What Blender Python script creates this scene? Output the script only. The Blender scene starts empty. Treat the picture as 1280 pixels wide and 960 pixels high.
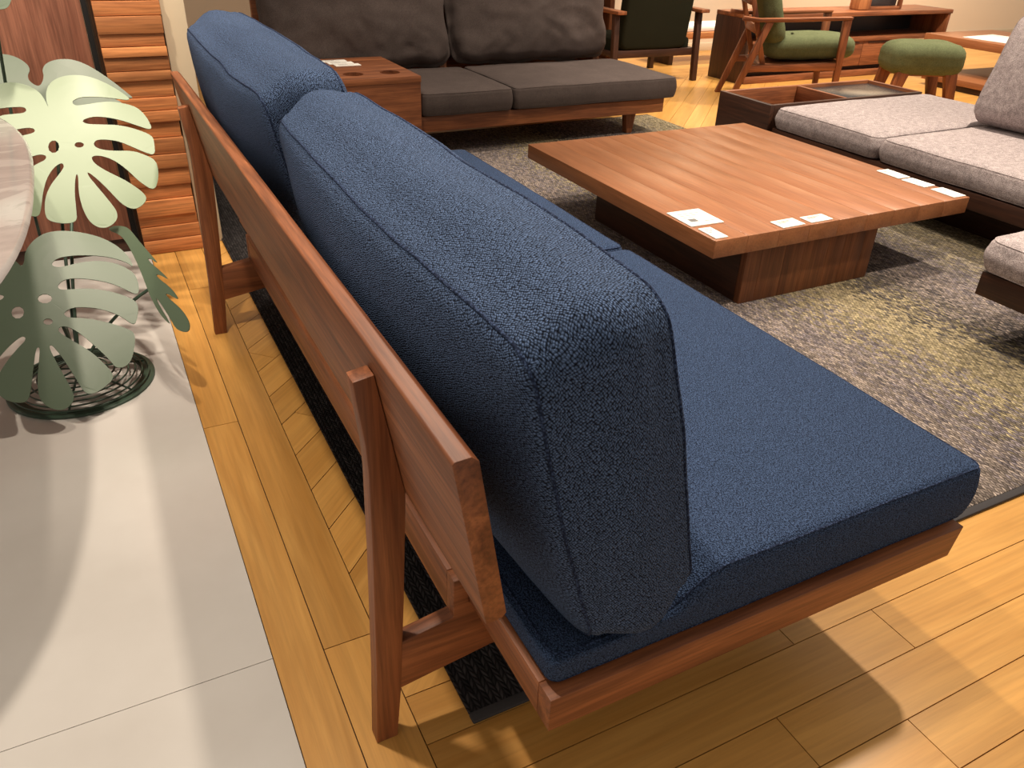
import bpy, bmesh, math, random
from mathutils import Vector, Matrix, noise
random.seed(7)
PI = math.pi
sc = bpy.context.scene
C = sc.collection

# ------------------------------------------------------------------ camera
cam = bpy.data.objects.new('camera', bpy.data.cameras.new('camera'))
C.objects.link(cam)
cam.data.sensor_width = 36.0
cam.data.lens = 990.24 / 1280 * 36.0
cam.data.clip_start = 0.02
_R = ((0.8918, -0.2092, 0.4012), (-0.4515, -0.4714, 0.7576), (0.0306, -0.8568, -0.5148))
rx = Vector((_R[0][0], _R[1][0], _R[2][0])).normalized()
rz = -Vector((_R[0][2], _R[1][2], _R[2][2])).normalized()
ry = rz.cross(rx).normalized()
rx = ry.cross(rz)
cam.matrix_world = Matrix(((rx.x, ry.x, rz.x, 0), (rx.y, ry.y, rz.y, 0), (rx.z, ry.z, rz.z, 1.3), (0, 0, 0, 1)))
sc.camera = cam

# ------------------------------------------------------------------ world, lamps, exposure
w = bpy.data.worlds.new('world'); sc.world = w; w.use_nodes = True
w.node_tree.nodes['Background'].inputs[0].default_value = (1.0, 0.88, 0.74, 1)
w.node_tree.nodes['Background'].inputs[1].default_value = 0.52
sc.view_settings.view_transform = 'Standard'
sc.view_settings.look = 'None'
sc.view_settings.gamma = 1
sc.view_settings.use_curve_mapping = False
sc.view_settings.exposure = 0.0
WARM = (1.0, 0.86, 0.70)
def spot(x, y, tx, ty, power, ang=75, rad=0.05, blend=0.6, z=2.8, tz=0.0, col=WARM):
    l = bpy.data.lights.new('ceiling_and_fill_spot', 'SPOT')
    l.energy = power * 1.28; l.color = col; l.spot_size = math.radians(ang); l.spot_blend = blend; l.shadow_soft_size = rad
    o = bpy.data.objects.new('ceiling_and_fill_spot', l); C.objects.link(o)
    o.location = (x, y, z)
    o.rotation_euler = (Vector((tx, ty, tz)) - Vector((x, y, z))).to_track_quat('-Z', 'Y').to_euler()
    return o
spot(2.30, 1.35, 1.9, 1.0, 210, 95)
spot(1.05, 2.10, 0.7, 1.6, 130, 90)
spot(2.60, 3.20, 2.5, 2.8, 150, 80)
spot(-0.07, 1.45, -0.1, 1.5, 130, 85)
spot(0.25, 2.5, -0.06, 2.9, 55, 60)
spot(4.2, 2.6, 4.0, 2.7, 290, 90)
spot(2.6, 4.1, 2.5, 5.0, 150, 80)
spot(5.6, 4.6, 5.6, 5.2, 260, 90)
spot(4.3, 5.2, 4.2, 5.0, 230, 80)
spot(6.8, 4.4, 6.9, 4.9, 280, 90)
spot(0.3, 2.7, 0.2, 3.6, 130, 70, tz=0.7)
spot(-0.5, 2.3, -0.35, 3.5, 100, 60, tz=0.9)  # unseen fill spot added to brighten the veneer panel
spot(6.0, 6.6, 6.5, 7.5, 300, 110, tz=0.8)  # unseen fill spot added so the back wall is lit
spot(9.0, 6.4, 9.4, 7.5, 300, 110, tz=0.8)  # second added fill spot, for the right of the back wall

# ------------------------------------------------------------------ materials
def lin(c):
    return tuple(((v/255)/12.92 if v/255 <= 0.04045 else ((v/255+0.055)/1.055)**2.4) for v in c) + (1,)
class NT:
    def __init__(s, name, rough=0.5, spec=0.5):
        s.m = bpy.data.materials.new(name); s.m.use_nodes = True
        s.t = s.m.node_tree; s.b = s.t.nodes['Principled BSDF']
        s.b.inputs['Roughness'].default_value = rough
        s.b.inputs['Specular IOR Level'].default_value = spec
    def n(s, typ, **kw):
        nd = s.t.nodes.new(typ)
        for k, v in kw.items():
            if k.startswith('i_'):
                nd.inputs[k[2:].replace('_', ' ')].default_value = v
            else: setattr(nd, k, v)
        return nd
    def l(s, a, b): s.t.links.new(a, b)
    def coord(s, scale=(1,1,1), rnd=0.0):
        tc = s.n('ShaderNodeTexCoord'); mp = s.n('ShaderNodeMapping'); mp.inputs['Scale'].default_value = scale
        s.l(tc.outputs['Object'], mp.inputs['Vector'])
        if rnd:
            oi = s.n('ShaderNodeObjectInfo'); mu = s.n('ShaderNodeMath', operation='MULTIPLY'); mu.inputs[1].default_value = rnd
            s.l(oi.outputs['Random'], mu.inputs[0])
            cb = s.n('ShaderNodeCombineXYZ')
            for k in range(3): s.l(mu.outputs[0], cb.inputs[k])
            s.l(cb.outputs[0], mp.inputs['Location'])
        return mp.outputs[0]
    def ramp(s, fac, stops, interp='LINEAR'):
        r = s.n('ShaderNodeValToRGB'); r.color_ramp.interpolation = interp
        e = r.color_ramp.elements
        while len(e) < len(stops): e.new(0.5)
        for i, (p, c) in enumerate(stops):
            e[i].position = p; e[i].color = c
        s.l(fac, r.inputs[0]); return r.outputs[0]
    def mix(s, fac, a, b, mode='MIX'):
        m = s.n('ShaderNodeMix', data_type='RGBA', blend_type=mode)
        for v, k in ((fac, 0), (a, 6), (b, 7)):
            if hasattr(v, 'is_linked'): s.l(v, m.inputs[k])
            else: m.inputs[k].default_value = v
        return m.outputs[2]
    def bump(s, h, strength, dist):
        b = s.n('ShaderNodeBump'); b.inputs['Strength'].default_value = strength; b.inputs['Distance'].default_value = dist
        s.l(h, b.inputs['Height']); s.l(b.outputs[0], s.b.inputs['Normal']); return b
    def col(s, c): s.l(c, s.b.inputs['Base Color'])

def g3(v): return (v, v, v, 1)
def wood(name, dark, light, axis='Y', scale=1.0, rough=0.5, vary=0.0, fine=0.35, spec=0.4, contrast=(0.3, 0.72)):
    t = NT(name, rough, spec)
    i = 'XYZ'.index(axis)
    sc1 = [16*scale]*3; sc1[i] = 1.3*scale
    sc2 = [150*scale]*3; sc2[i] = 5*scale
    v1 = t.coord(sc1, 37.0); v2 = t.coord(sc2, 11.0)
    n1 = t.n('ShaderNodeTexNoise', i_Scale=1.0, i_Detail=5.0, i_Roughness=0.6, i_Distortion=1.2); t.l(v1, n1.inputs['Vector'])
    n2 = t.n('ShaderNodeTexNoise', i_Scale=1.0, i_Detail=3.0, i_Roughness=0.6); t.l(v2, n2.inputs['Vector'])
    c = t.ramp(n1.outputs[0], [(contrast[0], lin(dark)), (contrast[1], lin(light))])
    f = t.ramp(n2.outputs[0], [(0.35, g3(1-fine)), (0.6, g3(1.0))])
    c = t.mix(1.0, c, f, 'MULTIPLY')
    if vary:
        oi = t.n('ShaderNodeObjectInfo')
        vv = t.ramp(oi.outputs['Random'], [(0, g3(1-vary)), (1, g3(1+vary))])
        c = t.mix(1.0, c, vv, 'MULTIPLY')
    t.col(c)
    t.bump(n2.outputs[0], 0.12, 0.001)
    return t.m
def plain(name, c, rough=0.5, spec=0.4, metal=0.0):
    t = NT(name, rough, spec); t.b.inputs['Base Color'].default_value = lin(c); t.b.inputs['Metallic'].default_value = metal
    return t.m
def fabric(name, dark, light, cell=200.0, depth=0.002, strength=0.8, sheen=0.1, rough=0.95, mott=None, rand=1.0, lo=0.12, hi=0.62):
    t = NT(name, rough, 0.12)
    v = t.coord((1,1,1))
    vo = t.n('ShaderNodeTexVoronoi', i_Scale=cell); vo.inputs['Randomness'].default_value = rand; t.l(v, vo.inputs['Vector'])
    n2 = t.n('ShaderNodeTexNoise', i_Scale=cell*1.4, i_Detail=3.0); t.l(v, n2.inputs['Vector'])
    c = t.ramp(vo.outputs['Distance'], [(lo, lin(light)), (hi, lin(dark))])
    f = t.ramp(n2.outputs[0], [(0.3, g3(0.72)), (0.7, g3(1.2))])
    c = t.mix(1.0, c, f, 'MULTIPLY')
    if mott:
        n3 = t.n('ShaderNodeTexNoise', i_Scale=mott[0], i_Detail=5.0, i_Roughness=0.7); t.l(v, n3.inputs['Vector'])
        c = t.mix(1.0, c, t.ramp(n3.outputs[0], [(0.3, g3(1-mott[1])), (0.7, g3(1+mott[1]))]), 'MULTIPLY')
    t.col(c)
    t.b.inputs['Sheen Weight'].default_value = sheen
    t.b.inputs['Sheen Roughness'].default_value = 0.6
    t.b.inputs['Sheen Tint'].default_value = lin(light)
    iv = t.n('ShaderNodeMath', operation='SUBTRACT'); iv.inputs[0].default_value = 1.0; t.l(vo.outputs['Distance'], iv.inputs[1])
    ad = t.n('ShaderNodeMath', operation='MULTIPLY_ADD'); t.l(n2.outputs[0], ad.inputs[0]); ad.inputs[1].default_value = 0.45; t.l(iv.outputs[0], ad.inputs[2])
    t.bump(ad.outputs[0], strength, depth)
    return t.m

def weave(name, dark, light, pitch=0.0045, depth=0.003, strength=1.0, rand=0.45, sheen=0.1, lo=0.15, hi=0.62):
    """looped boucle weave laid out on the cushion's own UV map (metres)"""
    t = NT(name, 0.95, 0.12)
    tc = t.n('ShaderNodeTexCoord')
    nz = t.n('ShaderNodeTexNoise', i_Scale=40.0, i_Detail=3.0); t.l(tc.outputs['UV'], nz.inputs['Vector'])
    vs = t.n('ShaderNodeVectorMath', operation='SCALE'); vs.inputs['Scale'].default_value = 0.010; t.l(nz.outputs[1], vs.inputs[0])
    va = t.n('ShaderNodeVectorMath', operation='ADD'); t.l(tc.outputs['UV'], va.inputs[0]); t.l(vs.outputs[0], va.inputs[1])
    mp = t.n('ShaderNodeMapping'); mp.inputs['Scale'].default_value = (1/(pitch*1.15), 1/(pitch*0.85), 1); mp.inputs['Rotation'].default_value = (0, 0, 0.55)
    t.l(va.outputs[0], mp.inputs['Vector'])
    vo = t.n('ShaderNodeTexVoronoi', voronoi_dimensions='2D', i_Scale=1.0); vo.inputs['Randomness'].default_value = rand; t.l(mp.outputs[0], vo.inputs['Vector'])
    n2 = t.n('ShaderNodeTexNoise', i_Scale=1.6/pitch, i_Detail=3.0); t.l(tc.outputs['UV'], n2.inputs['Vector'])
    sp = t.n('ShaderNodeSeparateXYZ'); t.l(vo.outputs['Color'], sp.inputs[0])
    c = t.ramp(vo.outputs['Distance'], [(lo, lin(light)), (hi, lin(dark))])
    c = t.mix(1.0, c, t.ramp(n2.outputs[0], [(0.3, g3(0.7)), (0.7, g3(1.25))]), 'MULTIPLY')
    c = t.mix(1.0, c, t.ramp(sp.outputs[0], [(0.0, g3(0.72)), (1.0, g3(1.25))]), 'MULTIPLY')
    t.col(c)
    t.b.inputs['Sheen Weight'].default_value = sheen; t.b.inputs['Sheen Roughness'].default_value = 0.6
    t.b.inputs['Sheen Tint'].default_value = lin(light)
    iv = t.n('ShaderNodeMath', operation='SUBTRACT'); iv.inputs[0].default_value = 1.0; t.l(vo.outputs['Distance'], iv.inputs[1])
    ad = t.n('ShaderNodeMath', operation='MULTIPLY_ADD'); t.l(n2.outputs[0], ad.inputs[0]); ad.inputs[1].default_value = 0.5; t.l(iv.outputs[0], ad.inputs[2])
    t.bump(ad.outputs[0], strength, depth)
    return t.m

WAL_D, WAL_L = (104, 57, 33), (168, 103, 63)
M = {}
for ax in 'XYZ':
    M['wal'+ax] = wood('walnut_'+ax, WAL_D, WAL_L, ax)
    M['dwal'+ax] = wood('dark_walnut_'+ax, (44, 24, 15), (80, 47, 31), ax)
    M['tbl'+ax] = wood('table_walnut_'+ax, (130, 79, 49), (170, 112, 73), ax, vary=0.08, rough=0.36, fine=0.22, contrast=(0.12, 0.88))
    M['bas'+ax] = wood('base_walnut_'+ax, (90, 51, 29), (142, 86, 50), ax, vary=0.2)  # darker table walnut; shade on the coffee table base put into the colour
    M['tim'+ax] = wood('cut_timber_'+ax, (168, 100, 56), (222, 148, 90), ax, vary=0.35, rough=0.6)
    M['plank'+ax] = wood('oak_floor_'+ax, (180, 126, 58), (216, 164, 90), ax, scale=0.7, vary=0.07, rough=0.34, fine=0.14, spec=0.5, contrast=(0.2, 0.8))
M['blue'] = weave('navy_boucle', (13, 17, 30), (84, 104, 138), 0.0033, 0.0026)
M['blue_seat'] = weave('navy_boucle_seat', (30, 40, 60), (68, 87, 120), 0.0027, 0.002, rand=0.9)
M['blue_seam'] = fabric('navy_seam', (26, 34, 54), (64, 80, 112), 260.0, 0.002, 0.8, 0.1)
M['grey'] = fabric('light_grey_tweed', (148, 136, 136), (206, 194, 192), 330.0, 0.0015, 0.6, 0.1, mott=(38.0, 0.30))
M['char'] = fabric('charcoal_brushed', (70, 61, 58), (102, 90, 86), 500.0, 0.0008, 0.5, 0.3, mott=(6.0, 0.14))
M['green'] = fabric('green_mohair', (74, 80, 54), (118, 124, 92), 420.0, 0.001, 0.5, 0.2, mott=(14.0, 0.12))
M['dgreen'] = fabric('dark_green_back', (28, 28, 18), (40, 40, 26), 420.0, 0.001, 0.5, 0.1)
M['joint'] = plain('dark_joint', (62, 38, 18), 0.8)
M['cream'] = plain('cream_paint', (206, 188, 160), 0.7)
M['beige'] = plain('beige_wall', (222, 204, 180), 0.8)
M['paper'] = plain('white_card', (244, 240, 232), 0.6)
M['ink'] = plain('grey_ink', (110, 108, 106), 0.7)
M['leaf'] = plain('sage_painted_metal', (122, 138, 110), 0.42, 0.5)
M['shade_leaf'] = plain('shade_darkened_sage_metal', (86, 101, 82), 0.45, 0.5)  # darker copy of the sage; puts shade into the lower and rear leaves
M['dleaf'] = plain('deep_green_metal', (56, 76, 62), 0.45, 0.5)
M['black'] = plain('black_gap', (14, 12, 12), 0.8)
M['slab'] = plain('black_slate_panel', (46, 46, 48), 0.25, 0.5)
M['tape'] = plain('grey_binding_tape', (56, 53, 54), 0.9)
M['redwood'] = wood('reddish_veneer', (124, 76, 58), (168, 112, 88), 'Z', vary=0.0, rough=0.55)

def tile_mat():
    t = NT('pale_stone_tile', 0.22, 0.5)
    v = t.coord((1.3, 1.3, 1.3))
    n = t.n('ShaderNodeTexNoise', i_Scale=1.6, i_Detail=6.0, i_Roughness=0.55); t.l(v, n.inputs['Vector'])
    t.col(t.ramp(n.outputs[0], [(0.3, lin((198, 193, 187))), (0.7, lin((212, 208, 203)))]))
    return t.m
M['tile'] = tile_mat()
def marble_mat():
    t = NT('pale_marble', 0.12, 0.5)
    v = t.coord((1, 1, 1))
    n = t.n('ShaderNodeTexNoise', i_Scale=3.0, i_Detail=6.0, i_Roughness=0.6, i_Distortion=1.5); t.l(v, n.inputs['Vector'])
    c = t.ramp(n.outputs[0], [(0.3, lin((156, 150, 146))), (0.5, lin((138, 132, 129))), (0.54, lin((158, 153, 149))), (0.8, lin((146, 141, 138)))])
    t.col(c); return t.m
M['marble'] = marble_mat()
def rug_mat():
    t = NT('braided_wool_rug', 0.95, 0.1)
    tc = t.n('ShaderNodeTexCoord')
    sp = t.n('ShaderNodeSeparateXYZ'); t.l(tc.outputs['Object'], sp.inputs[0])
    def math_(op, a, b=None, c=None):
        m = t.n('ShaderNodeMath', operation=op)
        for k, v in enumerate((a, b, c)):
            if v is None: continue
            if hasattr(v, 'is_linked'): t.l(v, m.inputs[k])
            else: m.inputs[k].default_value = v
        return m.outputs[0]
    X, Y = math_('ADD', sp.outputs[0], 2.0), sp.outputs[1]
    # braid rows run along Y, chevron offset inside each row
    row = 0.021
    u = math_('DIVIDE', X, row)
    fr = math_('FRACT', u)
    tri = math_('ABSOLUTE', math_('SUBTRACT', fr, 0.5))
    rowid = math_('FLOOR', u)
    vv = math_('ADD', math_('DIVIDE', Y, 0.017), math_('MULTIPLY', tri, 1.6))
    vv = math_('ADD', vv, math_('MULTIPLY', rowid, 0.37))
    fv = math_('FRACT', vv); cid = math_('FLOOR', vv)
    side = math_('FLOOR', math_('MULTIPLY', fr, 2.0))
    cb = t.n('ShaderNodeCombineXYZ'); t.l(rowid, cb.inputs[0]); t.l(cid, cb.inputs[1]); t.l(side, cb.inputs[2])
    wn = t.n('ShaderNodeTexWhiteNoise', noise_dimensions='3D'); t.l(cb.outputs[0], wn.inputs['Vector'])
    rnd = wn.outputs['Value']
    wn2 = t.n('ShaderNodeTexWhiteNoise', noise_dimensions='4D'); wn2.inputs['W'].default_value = 3.3; t.l(cb.outputs[0], wn2.inputs['Vector'])
    # colour band along x with wobble
    nz = t.n('ShaderNodeTexNoise', i_Scale=1.1, i_Detail=3.0); t.l(tc.outputs['Object'], nz.inputs['Vector'])
    xb = math_('ADD', X, math_('MULTIPLY', math_('SUBTRACT', nz.outputs[0], 0.5), 0.35))
    xb = math_('ADD', xb, math_('MULTIPLY', math_('SUBTRACT', wn2.outputs['Value'], 0.5), 0.34))
    xb = math_('DIVIDE', xb, 4.0)
    K, Yl, P_, B, O_ = (64, 60, 60), (178, 162, 128), (132, 123, 128), (172, 156, 144), (160, 148, 130)
    st = [(0.0, K), (0.03, (40, 36, 38)), (0.16, K), (0.27, (112, 103, 94)), (0.36, (146, 130, 106)), (0.43, (116, 106, 100)), (0.50, B), (0.555, P_), (0.60, Yl), (0.645, Yl), (0.69, (86, 82, 86)), (0.74, B), (0.79, P_), (0.84, O_), (0.90, Yl), (1.0, (90, 86, 80))]
    c = t.ramp(xb, [(p, lin(k)) for p, k in st])
    c = t.mix(1.0, c, t.ramp(rnd, [(0, g3(0.5)), (0.5, g3(0.95)), (1, g3(1.4))]), 'MULTIPLY')
    hump = math_('MULTIPLY', math_('SINE', math_('MULTIPLY', fv, PI)), math_('SINE', math_('MULTIPLY', math_('FRACT', math_('MULTIPLY', fr, 2.0)), PI)))
    c = t.mix(1.0, c, t.ramp(hump, [(0.0, g3(0.35)), (0.6, g3(1.0))]), 'MULTIPLY')
    t.col(c)
    t.bump(hump, 1.0, 0.006)
    return t.m
M['rug'] = rug_mat()

# ------------------------------------------------------------------ mesh helpers
OFF = {}
def tag(o, label, cat, group=None):
    o['label'] = label; o['category'] = cat
    if group: o['group'] = group
    return o
def thing(name, label, cat, loc=(0,0,0), rz=0.0, group=None, local=False):
    o = bpy.data.objects.new(name, None); C.objects.link(o)
    o.empty_display_size = 0.1
    o.location = loc; o.rotation_euler = (0, 0, rz)
    OFF[o.name] = Vector((0,0,0)) if local else Vector(loc)
    return tag(o, label, cat, group)
def obj(name, bm, mat, parent=None, smooth=False, base=None):
    """link a bmesh as one mesh object; geometry is given in the frame of the thing's builder"""
    off = OFF.get(parent.name, Vector((0,0,0))) if parent else Vector(base or (0,0,0))
    if off.length: bmesh.ops.translate(bm, verts=bm.verts, vec=-off)
    me = bpy.data.meshes.new(name)
    bmesh.ops.recalc_face_normals(bm, faces=bm.faces)
    bm.to_mesh(me); bm.free()
    o = bpy.data.objects.new(name, me); C.objects.link(o)
    if smooth:
        for p in me.polygons: p.use_smooth = True
        if smooth != True: me.set_sharp_from_angle(angle=math.radians(smooth))
    me.materials.append(M[mat] if isinstance(mat, str) else mat)
    if parent:
        o.parent = parent; OFF[o.name] = off
    elif base: o.location = base
    return o
def struct(o, label=None):
    o['kind'] = 'structure'
    if label: o['label'] = label
    return o
def box_bm(x0, x1, y0, y1, z0, z1, bev=0.003, seg=2, bm=None):
    b = bmesh.new()
    vs = [b.verts.new(p) for p in ((x0,y0,z0),(x1,y0,z0),(x1,y1,z0),(x0,y1,z0),(x0,y0,z1),(x1,y0,z1),(x1,y1,z1),(x0,y1,z1))]
    for f in ((0,3,2,1),(4,5,6,7),(0,1,5,4),(1,2,6,5),(2,3,7,6),(3,0,4,7)): b.faces.new([vs[i] for i in f])
    if bev: bmesh.ops.bevel(b, geom=b.edges[:], offset=bev, segments=seg, affect='EDGES', profile=0.5)
    return b
def board(name, mat, parent, x0, x1, y0, y1, z0, z1, bev=0.003, base=None):
    return obj(name, box_bm(x0, x1, y0, y1, z0, z1, bev), mat, parent, 30 if bev else False, base)
def prism_bm(pts, axis, a0, a1, bev=0.0):
    """extrude a polygon: axis 'Y' takes (x,z) points, 'X' (y,z), 'Z' (x,y)"""
    b = bmesh.new()
    def P(p, a): return {'Y': (p[0], a, p[1]), 'X': (a, p[0], p[1]), 'Z': (p[0], p[1], a)}[axis]
    lo = [b.verts.new(P(p, a0)) for p in pts]; hi = [b.verts.new(P(p, a1)) for p in pts]
    n = len(pts)
    b.faces.new(lo); b.faces.new(hi[::-1])
    for i in range(n): b.faces.new((lo[i], hi[i], hi[(i+1) % n], lo[(i+1) % n]))
    bmesh.ops.recalc_face_normals(b, faces=b.faces)
    if bev: bmesh.ops.bevel(b, geom=b.edges[:], offset=bev, segments=2, affect='EDGES', profile=0.5)
    return b
def prism(name, mat, parent, pts, axis, a0, a1, bev=0.002, base=None):
    return obj(name, prism_bm(pts, axis, a0, a1, bev), mat, parent, 30, base)
def tube_bm(pts, r, closed=False, seg=8, bm=None, radii=None):
    b = bm or bmesh.new(); pts = [Vector(p) for p in pts]; n = len(pts)
    rings = []; prev = None
    for i, p in enumerate(pts):
        a = pts[(i-1) % n] if (closed or i > 0) else p; c = pts[(i+1) % n] if (closed or i < n-1) else p
        d = (c - a).normalized()
        if prev is None: u = d.orthogonal().normalized()
        else: u = (prev - d * prev.dot(d)).normalized()
        prev = u; v = d.cross(u); rr = radii[i] if radii else r
        rings.append([b.verts.new(p + (u*math.cos(2*PI*k/seg) + v*math.sin(2*PI*k/seg))*rr) for k in range(seg)])
    for i in range(n if closed else n-1):
        A, B = rings[i], rings[(i+1) % n]
        sh = 0
        if closed and i == n-1:
            sh = min(range(seg), key=lambda s: (A[0].co - B[s].co).length)
        for k in range(seg): b.faces.new((A[k], A[(k+1) % seg], B[(k+1+sh) % seg], B[(k+sh) % seg]))
    if not closed: b.faces.new(rings[0][::-1]); b.faces.new(rings[-1])
    return b
def rrect(hl, hw, r, n):
    """n points on a rounded rectangle of half sizes hl, hw"""
    segs = []; cs = [(hl-r, hw-r, 0), (-hl+r, hw-r, PI/2), (-hl+r, -hw+r, PI), (hl-r, -hw+r, 1.5*PI)]
    out = []; k = max(4, n//16); st = (n - 4*k)//4
    for q, (cx, cy, a) in enumerate(cs):
        for i in range(k+1): 
            t = a + PI/2*i/k; out.append((cx + r*math.cos(t), cy + r*math.sin(t)))
        nx = cs[(q+1) % 4]; e0 = out[-1]; t = nx[2]; e1 = (nx[0] + r*math.cos(t), nx[1] + r*math.sin(t))
        for i in range(1, st): out.append((e0[0]+(e1[0]-e0[0])*i/st, e0[1]+(e1[1]-e0[1])*i/st))
    return out
def cushion_bm(L, W, T, rc=0.06, re=0.035, ct=0.03, cb=0.01, side=0.012, wob=0.003, wf=3.5, n=128, rings=12, seed=0, sink=0.0, inset=0.0):
    """soft rounded block. L along local x, W along y, T along z. returns bm, top seam loop, bottom seam loop"""
    b = bmesh.new(); hl, hw, ht = L/2, W/2, T/2
    base = rrect(hl, hw, rc, n); n = len(base)
    def bulge(x, y):
        a = max(0.0, 1-(x/hl)**2); c = max(0.0, 1-(y/hw)**2)
        return (a**0.6)*(c**0.6)
    prof = []                                         # (inset, z, kind, s)
    for i in range(rings): s = (i+0.35)/rings; prof.append(('f', s, 1))
    for i in range(5): t = PI/2*i/4; prof.append(('e', t, 1))
    for i in range(1, 6): prof.append(('s', i/6, 0))
    for i in range(5): t = PI/2*(4-i)/4; prof.append(('e', t, -1))
    for i in range(rings-1, -1, -1): s = (i+0.35)/rings; prof.append(('f', s, -1))
    off = Vector((seed*3.7, seed*1.3, seed*2.1))
    def place(x, y, z):
        if sink and z > 0:
            q_ = min(1.0, max(0.0, (y-0.15)/0.12)); z -= sink*q_*q_*(3-2*q_)*(z/ht)
        p = Vector((x, y, z)); d = noise.noise_vector(p*wf + off) * wob + noise.noise_vector(p*wf*2.7 + off) * wob*0.45
        return p + d
    loops = []
    fx, fy = (hl-re)/hl, (hw-re)/hw
    seams = {}
    for kind, t, sg in prof:
        lp = []
        for (x, y) in base:
            if kind == 'f':
                px, py = x*fx*t, y*fy*t
                z = sg*ht + (ct if sg > 0 else -cb)*bulge(px, py)
            elif kind == 'e':
                k = (1-math.sin(t)); px, py = x - (x/hl)*re*k, y - (y/hw)*re*k
                z = sg*(ht - re*(1-math.cos(t))) + (ct if sg > 0 else -cb)*bulge(px, py)
            else:
                z = (ht-re)*(1-2*t); sb = side*math.sin(PI*t)
                px, py = x + (x/hl)*sb, y + (y/hw)*sb
            lp.append(place(px, py, z))
        if kind == 'e' and abs(t - PI/4) < 1e-6: seams[sg] = lp
        loops.append([b.verts.new(p) for p in lp])
    for A, B in zip(loops, loops[1:]):
        for k in range(n): b.faces.new((A[k], B[k], B[(k+1) % n], A[(k+1) % n]))
    b.faces.new(loops[0]); b.faces.new(loops[-1][::-1])
    bmesh.ops.recalc_face_normals(b, faces=b.faces)
    uv = b.loops.layers.uv.new('UVMap')
    for f in b.faces:
        k = max(range(3), key=lambda q: abs(f.normal[q]))
        i_, j_ = ((1, 2), (0, 2), (0, 1))[k]
        for lp in f.loops: lp[uv].uv = (lp.vert.co[i_] + k*0.37, lp.vert.co[j_] + k*0.21)
    return b, seams[1], seams[-1]
def cushion(name, mat, seam_mat, label, cat, mtx, dims, group=None, pipe=0.0023, seams=(1, -1), parent=None, base=None, **kw):
    bm, s1, s2 = cushion_bm(*dims, **kw)
    bmesh.ops.transform(bm, matrix=mtx, verts=bm.verts)
    o = obj(name, bm, mat, parent, True, base)
    if label: tag(o, label, cat, group)
    if not parent: OFF[o.name] = Vector(base or (0,0,0))
    for k, s in ((1, s1), (-1, s2)):
        if k in seams:
            obj('seam', tube_bm([mtx @ p for p in s], pipe, True, 6), seam_mat, o, True)
    return o
def frame(origin, ex, ey, ez):
    return Matrix(((ex[0], ey[0], ez[0], origin[0]), (ex[1], ey[1], ez[1], origin[1]), (ex[2], ey[2], ez[2], origin[2]), (0,0,0,1)))
def clip(poly, a, b, c):
    """keep a*x+b*y<=c"""
    out = []
    for i in range(len(poly)):
        p, q = poly[i], poly[(i+1) % len(poly)]; dp, dq = a*p[0]+b*p[1]-c, a*q[0]+b*q[1]-c
        if dp <= 0: out.append(p)
        if dp*dq < 0:
            t = dp/(dp-dq); out.append((p[0]+(q[0]-p[0])*t, p[1]+(q[1]-p[1])*t))
    return out
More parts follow.
